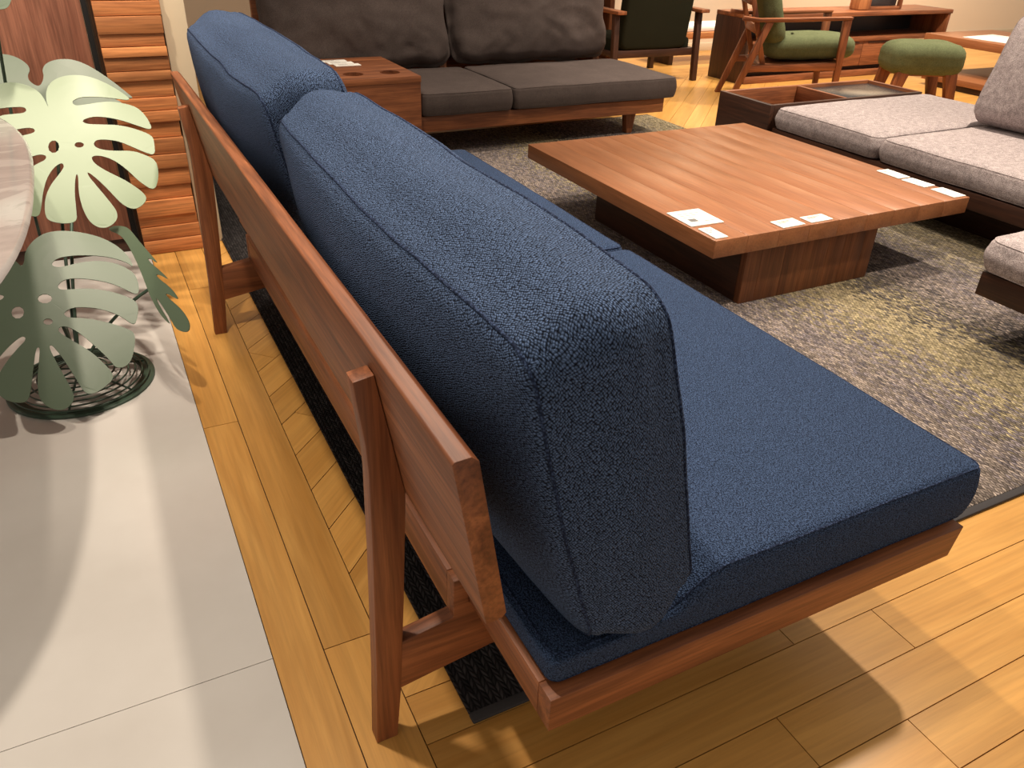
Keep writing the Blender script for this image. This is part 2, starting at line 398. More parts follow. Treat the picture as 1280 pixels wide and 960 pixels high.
LEAF_L1=((-0.064,2.85,0.6),(0.05,-0.75,0.66),[(-0.0537,0.154),(-0.056,0.1899),(-0.05,0.2228),(-0.0333,0.2527),(-0.0006,0.2714),(0.039,0.276),(0.0793,0.2693),(0.122,0.2482),(0.163,0.2154),(0.1943,0.1797),(0.1337,0.1879),(0.0761,0.193),(0.0412,0.1915),(0.0187,0.1813),(0.0144,0.1703),(0.0241,0.1615),(0.0473,0.1633),(0.0833,0.1701),(0.1315,0.1766),(0.1909,0.1626),(0.2132,0.1415),(0.2279,0.1063),(0.2323,0.0687),(0.1854,0.0886),(0.1415,0.108),(0.0966,0.1188),(0.0621,0.1206),(0.035,0.1109),(0.0311,0.1028),(0.0454,0.0937),(0.0911,0.0911),(0.1376,0.0884),(0.1826,0.0745),(0.2264,0.0519),(0.2283,0.0261),(0.2208,-0.0218),(0.1897,-0.0082),(0.1577,0.011),(0.1259,0.03),(0.0923,0.0379),(0.0626,0.0398),(0.0491,0.0296),(0.0487,0.0159),(0.067,0.0035),(0.1077,-0.0022),(0.1549,-0.0028),(0.188,-0.0165),(0.2179,-0.0358),(0.2211,-0.0671),(0.213,-0.1059),(0.193,-0.1434),(0.1564,-0.1121),(0.1293,-0.0707),(0.1006,-0.0378),(0.0696,-0.0188),(0.0429,-0.0141),(0.0323,-0.0215),(0.0359,-0.0382),(0.0565,-0.0619),(0.0909,-0.0868),(0.1215,-0.1089),(0.1608,-0.1486),(0.1657,-0.1713),(0.142,-0.1938),(0.1168,-0.2021),(0.088,-0.1826),(0.0591,-0.1306),(0.0327,-0.0899),(0.0123,-0.0664),(0.0119,-0.0799),(0.028,-0.114),(0.0574,-0.174),(0.0713,-0.2081),(0.0638,-0.2344),(0.0372,-0.2529),(0.0101,-0.2524),(-0.0127,-0.2311),(-0.0244,-0.187),(-0.0252,-0.1333),(-0.0162,-0.0856),(-0.0175,-0.0692),(-0.025,-0.0848),(-0.0362,-0.1322),(-0.0418,-0.1851),(-0.0466,-0.2219),(-0.0717,-0.227),(-0.1032,-0.2207),(-0.1267,-0.2076),(-0.1283,-0.1812),(-0.1182,-0.1375),(-0.0961,-0.0998),(-0.0687,-0.0702),(-0.0491,-0.0477),(-0.0488,-0.0342),(-0.0597,-0.0333),(-0.0799,-0.0478),(-0.1029,-0.0779),(-0.1221,-0.1239),(-0.1348,-0.17),(-0.1458,-0.195),(-0.1666,-0.1927),(-0.1887,-0.1747),(-0.2038,-0.1419),(-0.2012,-0.1031),(-0.1787,-0.0712),(-0.146,-0.0423),(-0.1151,-0.0262),(-0.0939,-0.0172),(-0.0894,-0.0041),(-0.1056,0.0025),(-0.1326,-0.0035),(-0.1746,-0.0241),(-0.2103,-0.0474),(-0.2299,-0.0406),(-0.233,0.0015),(-0.2194,0.032),(-0.1808,0.0612),(-0.141,0.0693),(-0.1097,0.0754),(-0.1035,0.0858),(-0.1149,0.0946),(-0.1452,0.0937),(-0.1808,0.0851),(-0.2163,0.074),(-0.2242,0.101),(-0.2156,0.127),(-0.1874,0.1442),(-0.149,0.145),(-0.1229,0.1464),(-0.1146,0.1569),(-0.1212,0.1681),(-0.1511,0.1694),(-0.1832,0.1682),(-0.205,0.1638),(-0.2079,0.1961),(-0.1931,0.2331),(-0.1679,0.2567),(-0.1354,0.2585),(-0.1045,0.2493),(-0.0775,0.2292),(-0.0611,0.1984)],[[(-0.0492,0.0227),(-0.0545,0.0103),(-0.0635,0.0031),(-0.0729,0.0038),(-0.0791,0.0121),(-0.0797,0.0249),(-0.0745,0.0372),(-0.0654,0.0445),(-0.056,0.0438),(-0.0498,0.0355)],[(0.0205,0.0233),(0.0168,0.0179),(0.0095,0.015),(0.0012,0.0155),(-0.0048,0.0194),(-0.0063,0.0252),(-0.0027,0.0306),(0.0046,0.0336),(0.0129,0.033),(0.019,0.0291)]])
LEAF_L2=((-0.235,2.4,0.26),(0.08,-0.62,0.78),[(-0.0252,0.2275),(0.0008,0.2658),(0.0354,0.29),(0.078,0.2942),(0.1302,0.286),(0.1814,0.2665),(0.2199,0.2337),(0.2456,0.1906),(0.2548,0.1439),(0.2349,0.1691),(0.1859,0.1919),(0.116,0.2001),(0.0583,0.1958),(0.0371,0.1792),(0.039,0.1653),(0.061,0.1598),(0.1182,0.1748),(0.1702,0.1768),(0.2177,0.1598),(0.2495,0.1276),(0.2553,0.0987),(0.2534,0.0654),(0.2428,0.0446),(0.1898,0.0907),(0.129,0.1127),(0.0673,0.1209),(0.0416,0.1028),(0.0412,0.0868),(0.0569,0.0819),(0.1174,0.0815),(0.1786,0.0648),(0.2339,0.0321),(0.2401,0.0065),(0.2319,-0.025),(0.217,-0.0578),(0.1854,-0.0178),(0.133,0.0118),(0.0722,0.0236),(0.0457,0.0118),(0.0417,-0.0007),(0.0524,-0.0102),(0.0945,-0.0169),(0.1459,-0.0356),(0.2082,-0.0697),(0.2127,-0.0918),(0.2049,-0.1223),(0.1915,-0.1593),(0.1724,-0.1818),(0.1446,-0.1843),(0.1345,-0.1593),(0.1005,-0.1042),(0.0724,-0.063),(0.0423,-0.0347),(0.0218,-0.0365),(0.0194,-0.0516),(0.0539,-0.0883),(0.0891,-0.1228),(0.1265,-0.1809),(0.1353,-0.2132),(0.1042,-0.2374),(0.0753,-0.2516),(0.0539,-0.2473),(0.042,-0.2102),(0.0224,-0.1463),(-0.0004,-0.0891),(-0.01,-0.0875),(-0.0077,-0.1106),(0.007,-0.1685),(0.0246,-0.2315),(0.0257,-0.2612),(-0.0036,-0.2843),(-0.0347,-0.2729),(-0.0556,-0.2469),(-0.0581,-0.2125),(-0.0474,-0.1533),(-0.033,-0.096),(-0.0372,-0.0852),(-0.0451,-0.0989),(-0.0587,-0.1512),(-0.073,-0.2095),(-0.0873,-0.2427),(-0.12,-0.236),(-0.1451,-0.2165),(-0.1558,-0.1858),(-0.1442,-0.1544),(-0.1165,-0.1158),(-0.0807,-0.0776),(-0.0632,-0.0631),(-0.0633,-0.0505),(-0.0746,-0.0485),(-0.1068,-0.0731),(-0.1464,-0.1152),(-0.1747,-0.1341),(-0.189,-0.1025),(-0.1854,-0.0593),(-0.1581,-0.0344),(-0.118,-0.0161),(-0.1272,0.0005),(-0.1617,-0.0039),(-0.1884,-0.0095),(-0.1905,0.0332),(-0.1786,0.0691),(-0.144,0.0742),(-0.1062,0.0712),(-0.0928,0.0847),(-0.1069,0.0945),(-0.1408,0.0994),(-0.1705,0.1036),(-0.1692,0.1446),(-0.1494,0.1811),(-0.1147,0.2111),(-0.0785,0.2175),(-0.0527,0.2037),(-0.0407,0.1753),(-0.0302,0.1929)],[[(0.0204,0.0578),(0.0155,0.0492),(0.0058,0.0449),(-0.0051,0.0466),(-0.0131,0.0535),(-0.0151,0.063),(-0.0104,0.0716),(-0.0007,0.076),(0.0103,0.0744),(0.0184,0.0675)],[(-0.0544,0.0247),(-0.059,0.0133),(-0.0677,0.0072),(-0.0771,0.0087),(-0.0837,0.0172),(-0.0849,0.0294),(-0.0804,0.0408),(-0.0717,0.047),(-0.0622,0.0455),(-0.0556,0.037)],[(0.0108,-0.0166),(0.0077,-0.0222),(0.0013,-0.0249),(-0.006,-0.0237),(-0.0112,-0.0191),(-0.0126,-0.0129),(-0.0094,-0.0073),(-0.003,-0.0045),(0.0042,-0.0057),(0.0095,-0.0103)]])
LEAF_L3=((0.035,2.47,0.3),(-0.62,-0.35,0.7),[(-0.0324,0.2591),(-0.0122,0.2295),(0.0114,0.1593),(0.0433,0.0745),(0.0621,0.021),(0.035,0.0672),(0.0275,0.0627),(0.0678,-0.0191),(0.0828,-0.0588),(0.0511,-0.0103),(0.041,-0.0127),(0.0838,-0.0912),(0.0988,-0.1516),(0.0639,-0.0961),(0.0566,-0.1004),(0.0971,-0.1811),(0.1091,-0.2376),(0.0991,-0.2635),(0.0782,-0.2524),(0.0604,-0.2285),(0.0528,-0.1873),(0.0281,-0.0898),(0.0214,-0.0914),(0.0424,-0.1801),(0.0475,-0.2078),(0.0241,-0.1554),(0.0067,-0.0748),(-0.0004,0.0007),(-0.0119,0.0882),(-0.0308,0.1771),(-0.0514,0.2345),(-0.0995,0.2958),(-0.0725,0.2933)],[])
LEAF_L4=((-0.12,3.12,0.66),(0.0,-0.8,0.6),[(-0.156,0.2153),(-0.1186,0.233),(-0.0809,0.2259),(-0.0484,0.2021),(-0.0311,0.1704),(-0.0486,0.1406),(-0.0372,0.1148),(-0.0161,0.1023),(0.0027,0.1377),(0.0005,0.1632),(0.0172,0.1877),(0.0556,0.2001),(0.0988,0.1981),(0.1392,0.1789),(0.1752,0.1483),(0.2065,0.1176),(0.2433,0.0747),(0.2638,0.0501),(0.2209,0.0645),(0.1712,0.0677),(0.2388,0.0285),(0.1358,0.0156),(-0.0101,0.0123),(-0.1196,0.048),(-0.1653,0.106),(-0.1774,0.1615)],[])
LEAF_L5=((-0.33,2.9,1.0),(0.1,-0.9,0.42),[(0.191,0.0419),(0.1805,0.0216),(0.1624,0.0124),(0.1369,0.0142),(0.1015,0.0311),(0.0763,0.0739),(0.0735,0.1212),(0.1035,0.1698),(0.1524,0.1896),(0.1944,0.1657),(0.2068,0.1133),(0.204,0.0733)],[])

# ================================================================== the setting
fl = struct(board('floor', 'joint', None, -3.0, 13.0, -1.0, 8.2, -0.06, -0.008, 0))
def piece(pts, z0, z1, mat, name, parent, rz=0.0, bev=0.0012):
    if len(pts) < 3: return
    o = obj(name, prism_bm(pts, 'Z', z0, z1, 0), mat, parent); o.rotation_euler = (0, 0, rz); return o
def rect(x0, x1, y0, y1): return [(x0,y0),(x1,y0),(x1,y1),(x0,y1)]
G = 0.0011
TX = 0.0945
# pale tiles
for (a, b) in ((-0.6, 1.157), (1.157, 3.557)):
    for (c, d) in ((-2.306, -1.106), (-1.106, TX)):
        piece(rect(c+G*.7, d-G*.7, a+G*.7, b-G*.7), -0.01, 0, 'tile', 'tile', fl)
# border planks that run along the tiles
for k, (xa, xb) in enumerate(((TX, 0.191), (0.191, 0.300))):
    cuts = [(-0.6, 0.30, 2.05, 4.35), (-0.6, 1.135, 3.05, 4.35)][k]
    for a, b in zip(cuts, cuts[1:]): piece(rect(xa+G, xb-G, a+G, b-G), -0.01, 0, 'plankY', 'plank', fl)
# near field: planks across
ys = [0.957, 0.846, 0.731, 0.614, 0.502, 0.389, 0.276, 0.163, 0.05, -0.06]
for k, (b, a) in enumerate(zip(ys, ys[1:])):
    xs = [0.300]; x = 0.300 + (0.55 + 0.61*((k*0.37) % 1.0))
    while x < 4.0: xs.append(x); x += 1.22
    xs.append(4.2)
    for c, d in zip(xs, xs[1:]): piece(rect(c+G, d-G, a+G, b-G), -0.01, 0, 'plankX', 'plank', fl)
# diagonal field
s2 = math.sqrt(0.5); wv = 0.1167
def diag(xa, xb, ya, yb, ln=1.15):
    k0 = int(math.floor(((ya - xb)*s2)/wv)) - 1; k1 = int(math.ceil(((yb - xa)*s2)/wv)) + 1
    for k in range(k0, k1):
        va, vb = k*wv + 0.727*0 + 0.021, (k+1)*wv + 0.021
        u = ((xa+ya)*s2) - ln + ((k*0.41) % 1.0)*ln
        while u < (xb+yb)*s2:
            p = rect(u+G, u+ln-G, va+G, vb-G)
            # clip by the field, in rotated coordinates  x=(u-v)*s2, y=(u+v)*s2
            p = clip(p, s2, -s2, xb-G); p = clip(p, -s2, s2, -xa-G)
            if len(p) > 2: p = clip(p, s2, s2, yb-G)
            if len(p) > 2: p = clip(p, -s2, -s2, -ya-G)
            if len(p) > 2: piece(p, -0.01, 0, 'plankX', 'plank', fl, PI/4)
            u += ln
diag(0.300, 0.90, 0.957, 4.4)
diag(3.0, 5.6, 3.95, 6.3, 1.6)
rest = struct(board('floor', 'plankX', None, 0.9, 3.0, 0.957, 8.1, -0.0075, -0.002, 0))
struct(board('floor', 'plankX', None, 3.0, 12.9, 6.302, 8.1, -0.0075, 0, 0))
struct(board('floor', 'plankX', None, 5.602, 12.9, 0.957, 6.30, -0.0075, 0, 0))
struct(board('floor', 'plankX', None, 3.0, 5.60, 0.957, 3.948, -0.0075, -0.002, 0))
struct(board('floor', 'plankX', None, 0.302, 0.898, 4.402, 8.1, -0.0075, 0, 0))
struct(board('floor', 'plankX', None, -2.95, 0.30, 4.352, 8.1, -0.0075, 0, 0))
struct(board('wall_back', 'beige', None, -3.0, 13.0, 7.5, 7.6, 0, 2.6, 0))
struct(board('baseboard_back', 'cream', None, -3.0, 13.0, 7.485, 7.5, 0, 0.08, 0.003))

# partition clad with stacked timbers, cream edge
pw = struct(board('wall_left', 'joint', None, 0.07, 0.305, 3.53, 4.1, 0, 1.7, 0))
random.seed(11)
z = 0.002; k = 0
while z < 1.62:
    h = random.choice((0.036, 0.044, 0.05, 0.056, 0.062, 0.07))
    pr = random.uniform(0, 0.028)
    board('timber', 'timX', pw, 0.080, 0.303 + random.uniform(0, 0.006), 3.495-pr, 3.56, z, z+h-0.002, 0.002)
    z += h; k += 1
struct(board('trim_1', 'cream', None, 0.312, 0.40, 3.53, 4.1, 0.0, 1.7, 0.004))

# reddish veneer panel standing left of the timbers
pn = thing('veneer_panel', 'tall reddish brown wooden panel behind the metal plant leaves', 'panel', (-0.5, 3.56, 0))
board('panel_board', 'redwood', pn, -1.1, 0.045, 3.54, 3.58, 0.06, 1.75, 0.003)
board('plinth', 'dwalX', pn, -1.08, 0.03, 3.55, 3.60, 0.0, 0.06, 0.002)
board('dark_gap_strip', 'black', pn, 0.0465, 0.064, 3.53, 3.59, 0.0, 1.75, 0.002)  # solid black strip painting the shade of the gap beside the timbers

# ================================================================== rug
rg = thing('area_rug', 'large braided wool rug striped in charcoal, brown and ochre under the sofas', 'rug', (2.0, 2.8, 0))
RX0, RX1, RY0, RY1 = 0.393, 3.70, 0.8465, 4.98
board('pile', 'rug', rg, RX0, RX1, RY0+0.02, RY1-0.02, 0.0008, 0.012, 0.004)
for a, b in ((RY0, RY0+0.022), (RY1-0.022, RY1)): board('binding', 'tape', rg, RX0, RX1, a, b, 0.0005, 0.010, 0.003)

# ================================================================== blue sofa
S = thing('sofa', 'long armless walnut sofa frame with plank back, carrying navy cushions', 'sofa', (0.8, 1.785, 0))
Y0, Y1 = 0.610, 2.960
TZ0, TZ1 = 0.2755, 0.343
prism('end_rail', 'walX', S, [(0.403,TZ0),(1.268,TZ0),(1.282,TZ1),(0.403,TZ1)], 'Y', Y0, Y0+0.036, 0.002)
prism('end_rail', 'walX', S, [(0.403,TZ0),(1.268,TZ0),(1.282,TZ1),(0.403,TZ1)], 'Y', Y1-0.036, Y1, 0.002)
board('back_rail', 'walY', S, 0.403, 0.436, Y0+0.0365, Y1-0.0365, TZ0, TZ1, 0.002)
prism('front_rail', 'walY', S, [(1.238,TZ0),(1.272,TZ0),(1.288,TZ1),(1.238,TZ1)], 'Y', Y0+0.0365, Y1-0.0365, 0.002)
board('seat_base', 'dwalY', S, 0.437, 1.237, Y0+0.037, Y1-0.037, 0.284, 0.310, 0)
bl = [(0.299,0.547),(0.256,0.803),(0.259,0.806),(0.279,0.807),(0.288,0.799),(0.327,0.556),(0.322,0.549)]
prism('backboard', 'walY', S, bl, 'Y', Y0, Y1, 0.0015)
legp = [(0.221,0),(0.260,0),(0.272,0.12),(0.286,0.33),(0.2955,0.50),(0.2978,0.550),(0.2898,0.597),(0.2635,0.752),(0.2622,0.762),(0.2315,0.757),(0.2425,0.65),(0.2440,0.60),(0.2400,0.44),(0.2300,0.17)]
for yl in (0.887, 2.6255):
    l = prism('leg', 'walZ', S, legp, 'Y', yl, yl+0.032, 0.002)
    prism('bracket', 'walX', S, [(0.262,0.122),(0.445,0.150),(0.86,0.15),(0.86,0.2745),(0.402,0.2745),(0.402,0.335),(0.374,0.335),(0.373,0.252),(0.276,0.236)], 'Y', yl+0.001, yl+0.031, 0.002)
    prism('front_leg', 'walZ', S, [(0.80,0.013),(0.835,0.013),(0.86,0.149),(0.80,0.149)], 'Y', yl+0.001, yl+0.031, 0.002)
board('apron_rail', 'walY', S, 0.374, 0.4015, 0.919, 2.6260, 0.245, 0.335, 0.002)

def seat_c(y0, y1, x0, x1, z0, z1): return frame(((x0+x1)/2, (y0+y1)/2, (z0+z1)/2), (0,1,0), (-1,0,0), (0,0,1)), (y1-y0, x1-x0, z1-z0)
for i, (a, b, lab) in enumerate(((0.624, 1.776, 'navy boucle seat cushion at the near end of the blue sofa'), (1.790, 2.946, 'navy boucle seat cushion at the far end of the blue sofa'))):
    m, d = seat_c(a, b, 0.410, 1.305, 0.345, 0.468)
    cushion('seat_cushion', 'blue_seat', 'blue_seam', lab, 'cushion', m, d, 'navy seat cushions', base=(0.85, (a+b)/2, 0.35), rc=0.018, re=0.02, ct=0.010, cb=0.0, side=0.004, wob=0.0022, seed=i+1, sink=0.062)
upv = Vector((-0.253, 0, 0.967)).normalized(); fr = Vector((0,1,0)).cross(upv)
for i, (a, b, xc, zc, W_, lab) in enumerate(((0.604, 1.757, 0.489, 0.684, 0.528, 'big navy boucle back cushion nearest the camera, leaning on the plank back'), (1.791, 2.950, 0.477, 0.716, 0.522, 'big navy boucle back cushion at the far end of the plank back'))):
    m = frame((xc, (a+b)/2, zc), (0,1,0), upv, fr)
    cushion('back_cushion', 'blue', 'blue_seam', lab, 'cushion', m, (b-a, W_, 0.178), 'navy back cushions', base=(0.5, (a+b)/2, 0.45), rc=0.05, re=0.028, ct=0.055, cb=0.072, side=0.020, wob=0.007, wf=3.0, seed=i+4, rings=14, n=160)

# ================================================================== coffee table
T = thing('coffee_table', 'low square walnut coffee table with block base and price cards', 'table', (2.55, 2.74, 0.012))
tx0, tx1, ty0, ty1, tz0, tz1 = 1.872, 3.235, 2.035, 3.455, 0.245, 0.312
n = 9; wd = (tx1-tx0)/n
for i in range(n): board('top_board', 'tblY', T, tx0+i*wd, tx0+(i+1)*wd-0.0004, ty0, ty1, tz0, tz1, 0.0015)
bx0, bx1, by0, by1 = 2.075, 2.765, 2.075, 3.12
ws = [0.075, 0.12, 0.10, 0.13, 0.09, 0.11, 0.065]; x = bx0
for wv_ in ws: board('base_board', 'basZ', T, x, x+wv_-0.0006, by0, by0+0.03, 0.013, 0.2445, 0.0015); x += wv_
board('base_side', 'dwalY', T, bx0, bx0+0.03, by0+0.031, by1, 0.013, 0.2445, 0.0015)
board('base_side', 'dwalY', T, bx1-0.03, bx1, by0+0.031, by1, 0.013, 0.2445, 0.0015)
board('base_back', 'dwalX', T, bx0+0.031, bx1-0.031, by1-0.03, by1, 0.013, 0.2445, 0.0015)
cards = [((1.880, 2.345), 0.15, 0.16, 'large square price card with a small picture on the coffee table corner', True),
         ((1.885, 2.155), 0.055, 0.105, 'narrow price card beside the square card on the coffee table corner', False),
         ((2.195, 2.112), 0.112, 0.07, 'left of two white price cards at the near coffee table edge', False),
         ((2.340, 2.108), 0.112, 0.062, 'right of two white price cards at the near coffee table edge', False),
         ((3.160, 2.470), 0.072, 0.13, 'white price card on the right coffee table edge, farthest of three', False),
         ((3.158, 2.322), 0.072, 0.12, 'white price card on the right coffee table edge, middle of three', False),
         ((3.156, 2.172), 0.072, 0.12, 'white price card on the right coffee table edge, nearest of three', False)]
for (p, cw, ch, lab, pic) in cards:
    t = thing('price_card', lab, 'card', (p[0], p[1]-ch, tz1+0.0005), random.uniform(-0.05, 0.03), 'price cards on the coffee table', local=True)
    board('card_sheet', 'paper', t, 0, cw, 0, ch, 0, 0.004, 0.0008)
    if pic:
        board('picture', 'ink', t, 0.028, 0.062, 0.036, 0.066, 0.0041, 0.0048, 0)
        board('print_line', 'ink', t, 0.078, 0.128, 0.030, 0.034, 0.0041, 0.0047, 0)
    for q in range(3):
        board('print_line', 'ink', t, cw*0.15, cw*(0.8-0.15*q), ch*(0.75-0.12*q), ch*(0.75-0.12*q)+0.004, 0.0041, 0.0046, 0)

# ================================================================== charcoal sofa behind
D = thing('sofa', 'charcoal sofa frame in walnut with drink-holder console, behind the blue sofa', 'sofa', (2.3, 4.85, 0))
board('front_rail', 'walX', D, 1.69, 3.43, 4.45, 4.485, 0.155, 0.243, 0.003)
board('seat_base', 'walX', D, 1.02, 3.41, 4.486, 5.25, 0.165, 0.238, 0.003)
board('back_frame', 'walX', D, 1.00, 3.44, 5.46, 5.50, 0.20, 0.86, 0.003)
for xx in (1.02, 2.15, 3.36): board('back_post', 'walZ', D, xx, xx+0.05, 5.26, 5.459, 0.17, 0.42, 0.003)
for (xx, yy) in ((1.25, 4.56), (3.19, 4.53), (1.25, 5.30), (3.19, 5.30)):
    prism('leg', 'walZ', D, [(xx+0.02, 0.013 if yy < 5 else 0.001), (xx+0.06, 0.013 if yy < 5 else 0.001), (xx+0.085, 0.164), (xx, 0.164)], 'Y', yy, yy+0.055, 0.002)
# console with two round cup recesses
bm = bmesh.new()
cx0, cx1, cy0, cy1, cz0, cz1 = 1.215, 1.687, 4.415, 5.10, 0.150, 0.478
def loop(b, pts):
    vs = [b.verts.new(p) for p in pts]; return [b.edges.new((vs[i], vs[(i+1) % len(vs)])) for i in range(len(vs))], vs
es, ov = loop(bm, [(cx0,cy0,cz1),(cx1,cy0,cz1),(cx1,cy1,cz1),(cx0,cy1,cz1)])
holes = []
for hx in (1.345, 1.560):
    e2, hv = loop(bm, [(hx+0.058*math.cos(2*PI*i/24), 4.565+0.058*math.sin(2*PI*i/24), cz1) for i in range(24)]); es += e2; holes.append(hv)
bmesh.ops.triangle_fill(bm, edges=es, use_beauty=True)
lowv = [bm.verts.new((v.co.x, v.co.y, cz0)) for v in ov]
for i in range(4): bm.faces.new((ov[i], ov[(i+1) % 4], lowv[(i+1) % 4], lowv[i]))
bm.faces.new(lowv)
for hv in holes:
    lv = [bm.verts.new((v.co.x, v.co.y, cz1-0.05)) for v in hv]
    for i in range(24): bm.faces.new((hv[i], hv[(i+1) % 24], lv[(i+1) % 24], lv[i]))
    bm.faces.new(lv)
con = obj('console_box', bm, 'walX', D)
board('console_top_edge', 'walX', con, cx0-0.002, cx1+0.003, cy0-0.003, cy0, cz1-0.035, cz1-0.001, 0.001)
for q, w_ in enumerate(('back', 'middle', 'front')):
    t = thing('price_card', 'white price card on the drink-holder console, %s one of three' % w_, 'card', (1.28+0.02*q, 4.96-0.075*q, cz1+0.001), 0.0, group='price cards on the console', local=True)
    board('card_sheet', 'paper', t, 0, 0.15, 0, 0.062, 0, 0.004, 0.0008)
    for k in range(2): board('print_line', 'ink', t, 0.02, 0.11-0.03*k, 0.018+0.022*k, 0.022+0.022*k, 0.0041, 0.0046, 0)

for i, (a, b, lab) in enumerate(((1.70, 2.280, 'charcoal seat cushion beside the drink-holder console'), (2.296, 3.50, 'wide charcoal seat cushion at the free end of the charcoal sofa'))):
    m = frame(((a+b)/2, 4.815, 0.312), (1,0,0), (0,1,0), (0,0,1))
    cushion('seat_cushion', 'char', 'char', lab, 'cushion', m, (b-a, 0.80, 0.130), 'charcoal seat cushions', base=((a+b)/2, 4.8, 0.24), rc=0.03, re=0.022, ct=0.012, cb=0.0, side=0.005, wob=0.004, seed=11+i)
up2 = Vector((0, 0.22, 0.975)).normalized(); f2 = Vector((1,0,0)).cross(up2)
for i, (a, b, lab) in enumerate(((1.03, 2.195, 'rumpled charcoal back cushion behind the drink-holder console'), (2.245, 3.42, 'rumpled charcoal back cushion above the wide charcoal seat'))):
    m = frame(((a+b)/2, 5.305, 0.685), (1,0,0), up2, f2)
    cushion('back_cushion', 'char', 'char', lab, 'cushion', m, (b-a, 0.60, 0.15), 'charcoal back cushions', base=((a+b)/2, 5.27, 0.40), rc=0.09, re=0.05, ct=0.075, cb=0.0, side=0.02, wob=0.022, wf=5.0, seed=21+i, rings=16, n=160, seams=())

# ================================================================== grey sofa on the right
Gs = thing('sofa', 'low walnut platform sofa with light grey cushions and an open tray end', 'sofa', (4.0, 2.9, 0))
gx = 3.455
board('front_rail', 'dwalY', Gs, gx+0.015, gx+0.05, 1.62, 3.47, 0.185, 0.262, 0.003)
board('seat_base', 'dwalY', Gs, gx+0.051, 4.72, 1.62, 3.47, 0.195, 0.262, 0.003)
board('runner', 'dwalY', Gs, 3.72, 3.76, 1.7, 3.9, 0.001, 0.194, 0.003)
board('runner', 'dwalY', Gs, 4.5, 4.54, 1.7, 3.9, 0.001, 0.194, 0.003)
board('backrest_frame', 'walY', Gs, 4.60, 4.66, 1.62, 2.72, 0.263, 0.62, 0.003)
# open tray box at the far end
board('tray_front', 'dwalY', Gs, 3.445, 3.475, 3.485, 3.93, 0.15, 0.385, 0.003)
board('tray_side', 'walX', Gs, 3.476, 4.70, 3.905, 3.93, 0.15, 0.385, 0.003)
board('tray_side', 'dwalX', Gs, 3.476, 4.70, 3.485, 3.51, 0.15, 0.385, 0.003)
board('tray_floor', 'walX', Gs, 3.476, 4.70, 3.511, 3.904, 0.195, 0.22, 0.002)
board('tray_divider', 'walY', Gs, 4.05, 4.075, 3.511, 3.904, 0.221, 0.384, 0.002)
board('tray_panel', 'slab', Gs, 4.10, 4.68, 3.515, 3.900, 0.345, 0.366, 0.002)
board('tray_end', 'walY', Gs, 4.685, 4.71, 3.511, 3.904, 0.221, 0.384, 0.002)
for i, (a, b, lab) in enumerate(((2.735, 3.470, 'light grey seat cushion next to the open tray, with no back cushion'), (1.60, 2.728, 'light grey seat cushion in front of the grey back cushion'))):
    m = frame((4.085, (a+b)/2, 0.322), (0,1,0), (-1,0,0), (0,0,1))
    cushion('seat_cushion', 'grey', 'grey', lab, 'cushion', m, (b-a, 1.25, 0.118), 'light grey seat cushions', base=(4.08, (a+b)/2, 0.263), rc=0.05, re=0.03, ct=0.014, cb=0.0, side=0.006, wob=0.004, seed=31+i)
up3 = Vector((0.30, 0, 0.95)).normalized(); f3 = Vector((0,-1,0)).cross(up3)
m = frame((4.27, 2.185, 0.665), (0,-1,0), up3, f3)
cushion('back_cushion', 'grey', 'grey', 'light grey back cushion leaning at the right edge of the picture', 'cushion', m, (1.12, 0.53, 0.18), base=(4.3, 2.16, 0.4), rc=0.06, re=0.04, ct=0.06, cb=0.02, side=0.015, wob=0.008, seed=41)

Go = thing('ottoman', 'grey cushioned walnut ottoman at the right edge, standing on the rug', 'ottoman', (3.0, 1.2, 0.012))
board('base_frame', 'dwalY', Go, 2.665, 3.42, 0.86, 1.545, 0.175, 0.262, 0.003)
for yy in (0.95, 1.40): board('runner', 'dwalX', Go, 2.90, 3.25, yy, yy+0.045, 0.0125, 0.174, 0.003)
m = frame((3.04, 1.20, 0.324), (0,1,0), (-1,0,0), (0,0,1))
cushion('ottoman_cushion', 'grey', 'grey', None, None, m, (0.72, 0.80, 0.120), parent=Go, rc=0.05, re=0.03, ct=0.014, cb=0.0, side=0.006, wob=0.004, seed=45)

# ================================================================== oval stone table at the left edge
tb = thing('dining_table', 'pale oval stone table at the left edge of the picture', 'table', (-0.605, 2.13, 0))
def sup(a, b, n_, k): 
    out = []
    for i in range(k):
        t_ = 2*PI*i/k; c_, s_ = math.cos(t_), math.sin(t_)
        out.append((-0.605 + a*math.copysign(abs(c_)**(2/n_), c_), 2.13 + b*math.copysign(abs(s_)**(2/n_), s_)))
    return out
def stack(parts, axis='Z'):
    b = bmesh.new(); L_ = []
    for pts, z_ in parts: L_.append([b.verts.new((p[0], p[1], z_)) for p in pts])
    k = len(L_[0])
    for A, B in zip(L_, L_[1:]):
        for i in range(k): b.faces.new((A[i], A[(i+1) % k], B[(i+1) % k], B[i]))
    b.faces.new(L_[0][::-1]); b.faces.new(L_[-1]); return b
obj('table_top', stack([(sup(.415, .965, 2.6, 96), .692), (sup(.442, .992, 2.6, 96), .700), (sup(.449, .999, 2.6, 96), .710), (sup(.444, .994, 2.6, 96), .718), (sup(.438, .988, 2.6, 96), .720)]), 'marble', tb, 40)
def circ(x, y, r, k): return [(x + r*math.cos(2*PI*i/k), y + r*math.sin(2*PI*i/k)) for i in range(k)]
obj('pedestal', stack([(circ(-.72, 2.13, .22, 40), 0.018), (circ(-.72, 2.13, .07, 40), .05), (circ(-.72, 2.13, .05, 40), .35), (circ(-.72, 2.13, .08, 40), .66), (circ(-.72, 2.13, .2, 40), .691)]), 'black', tb, 40)
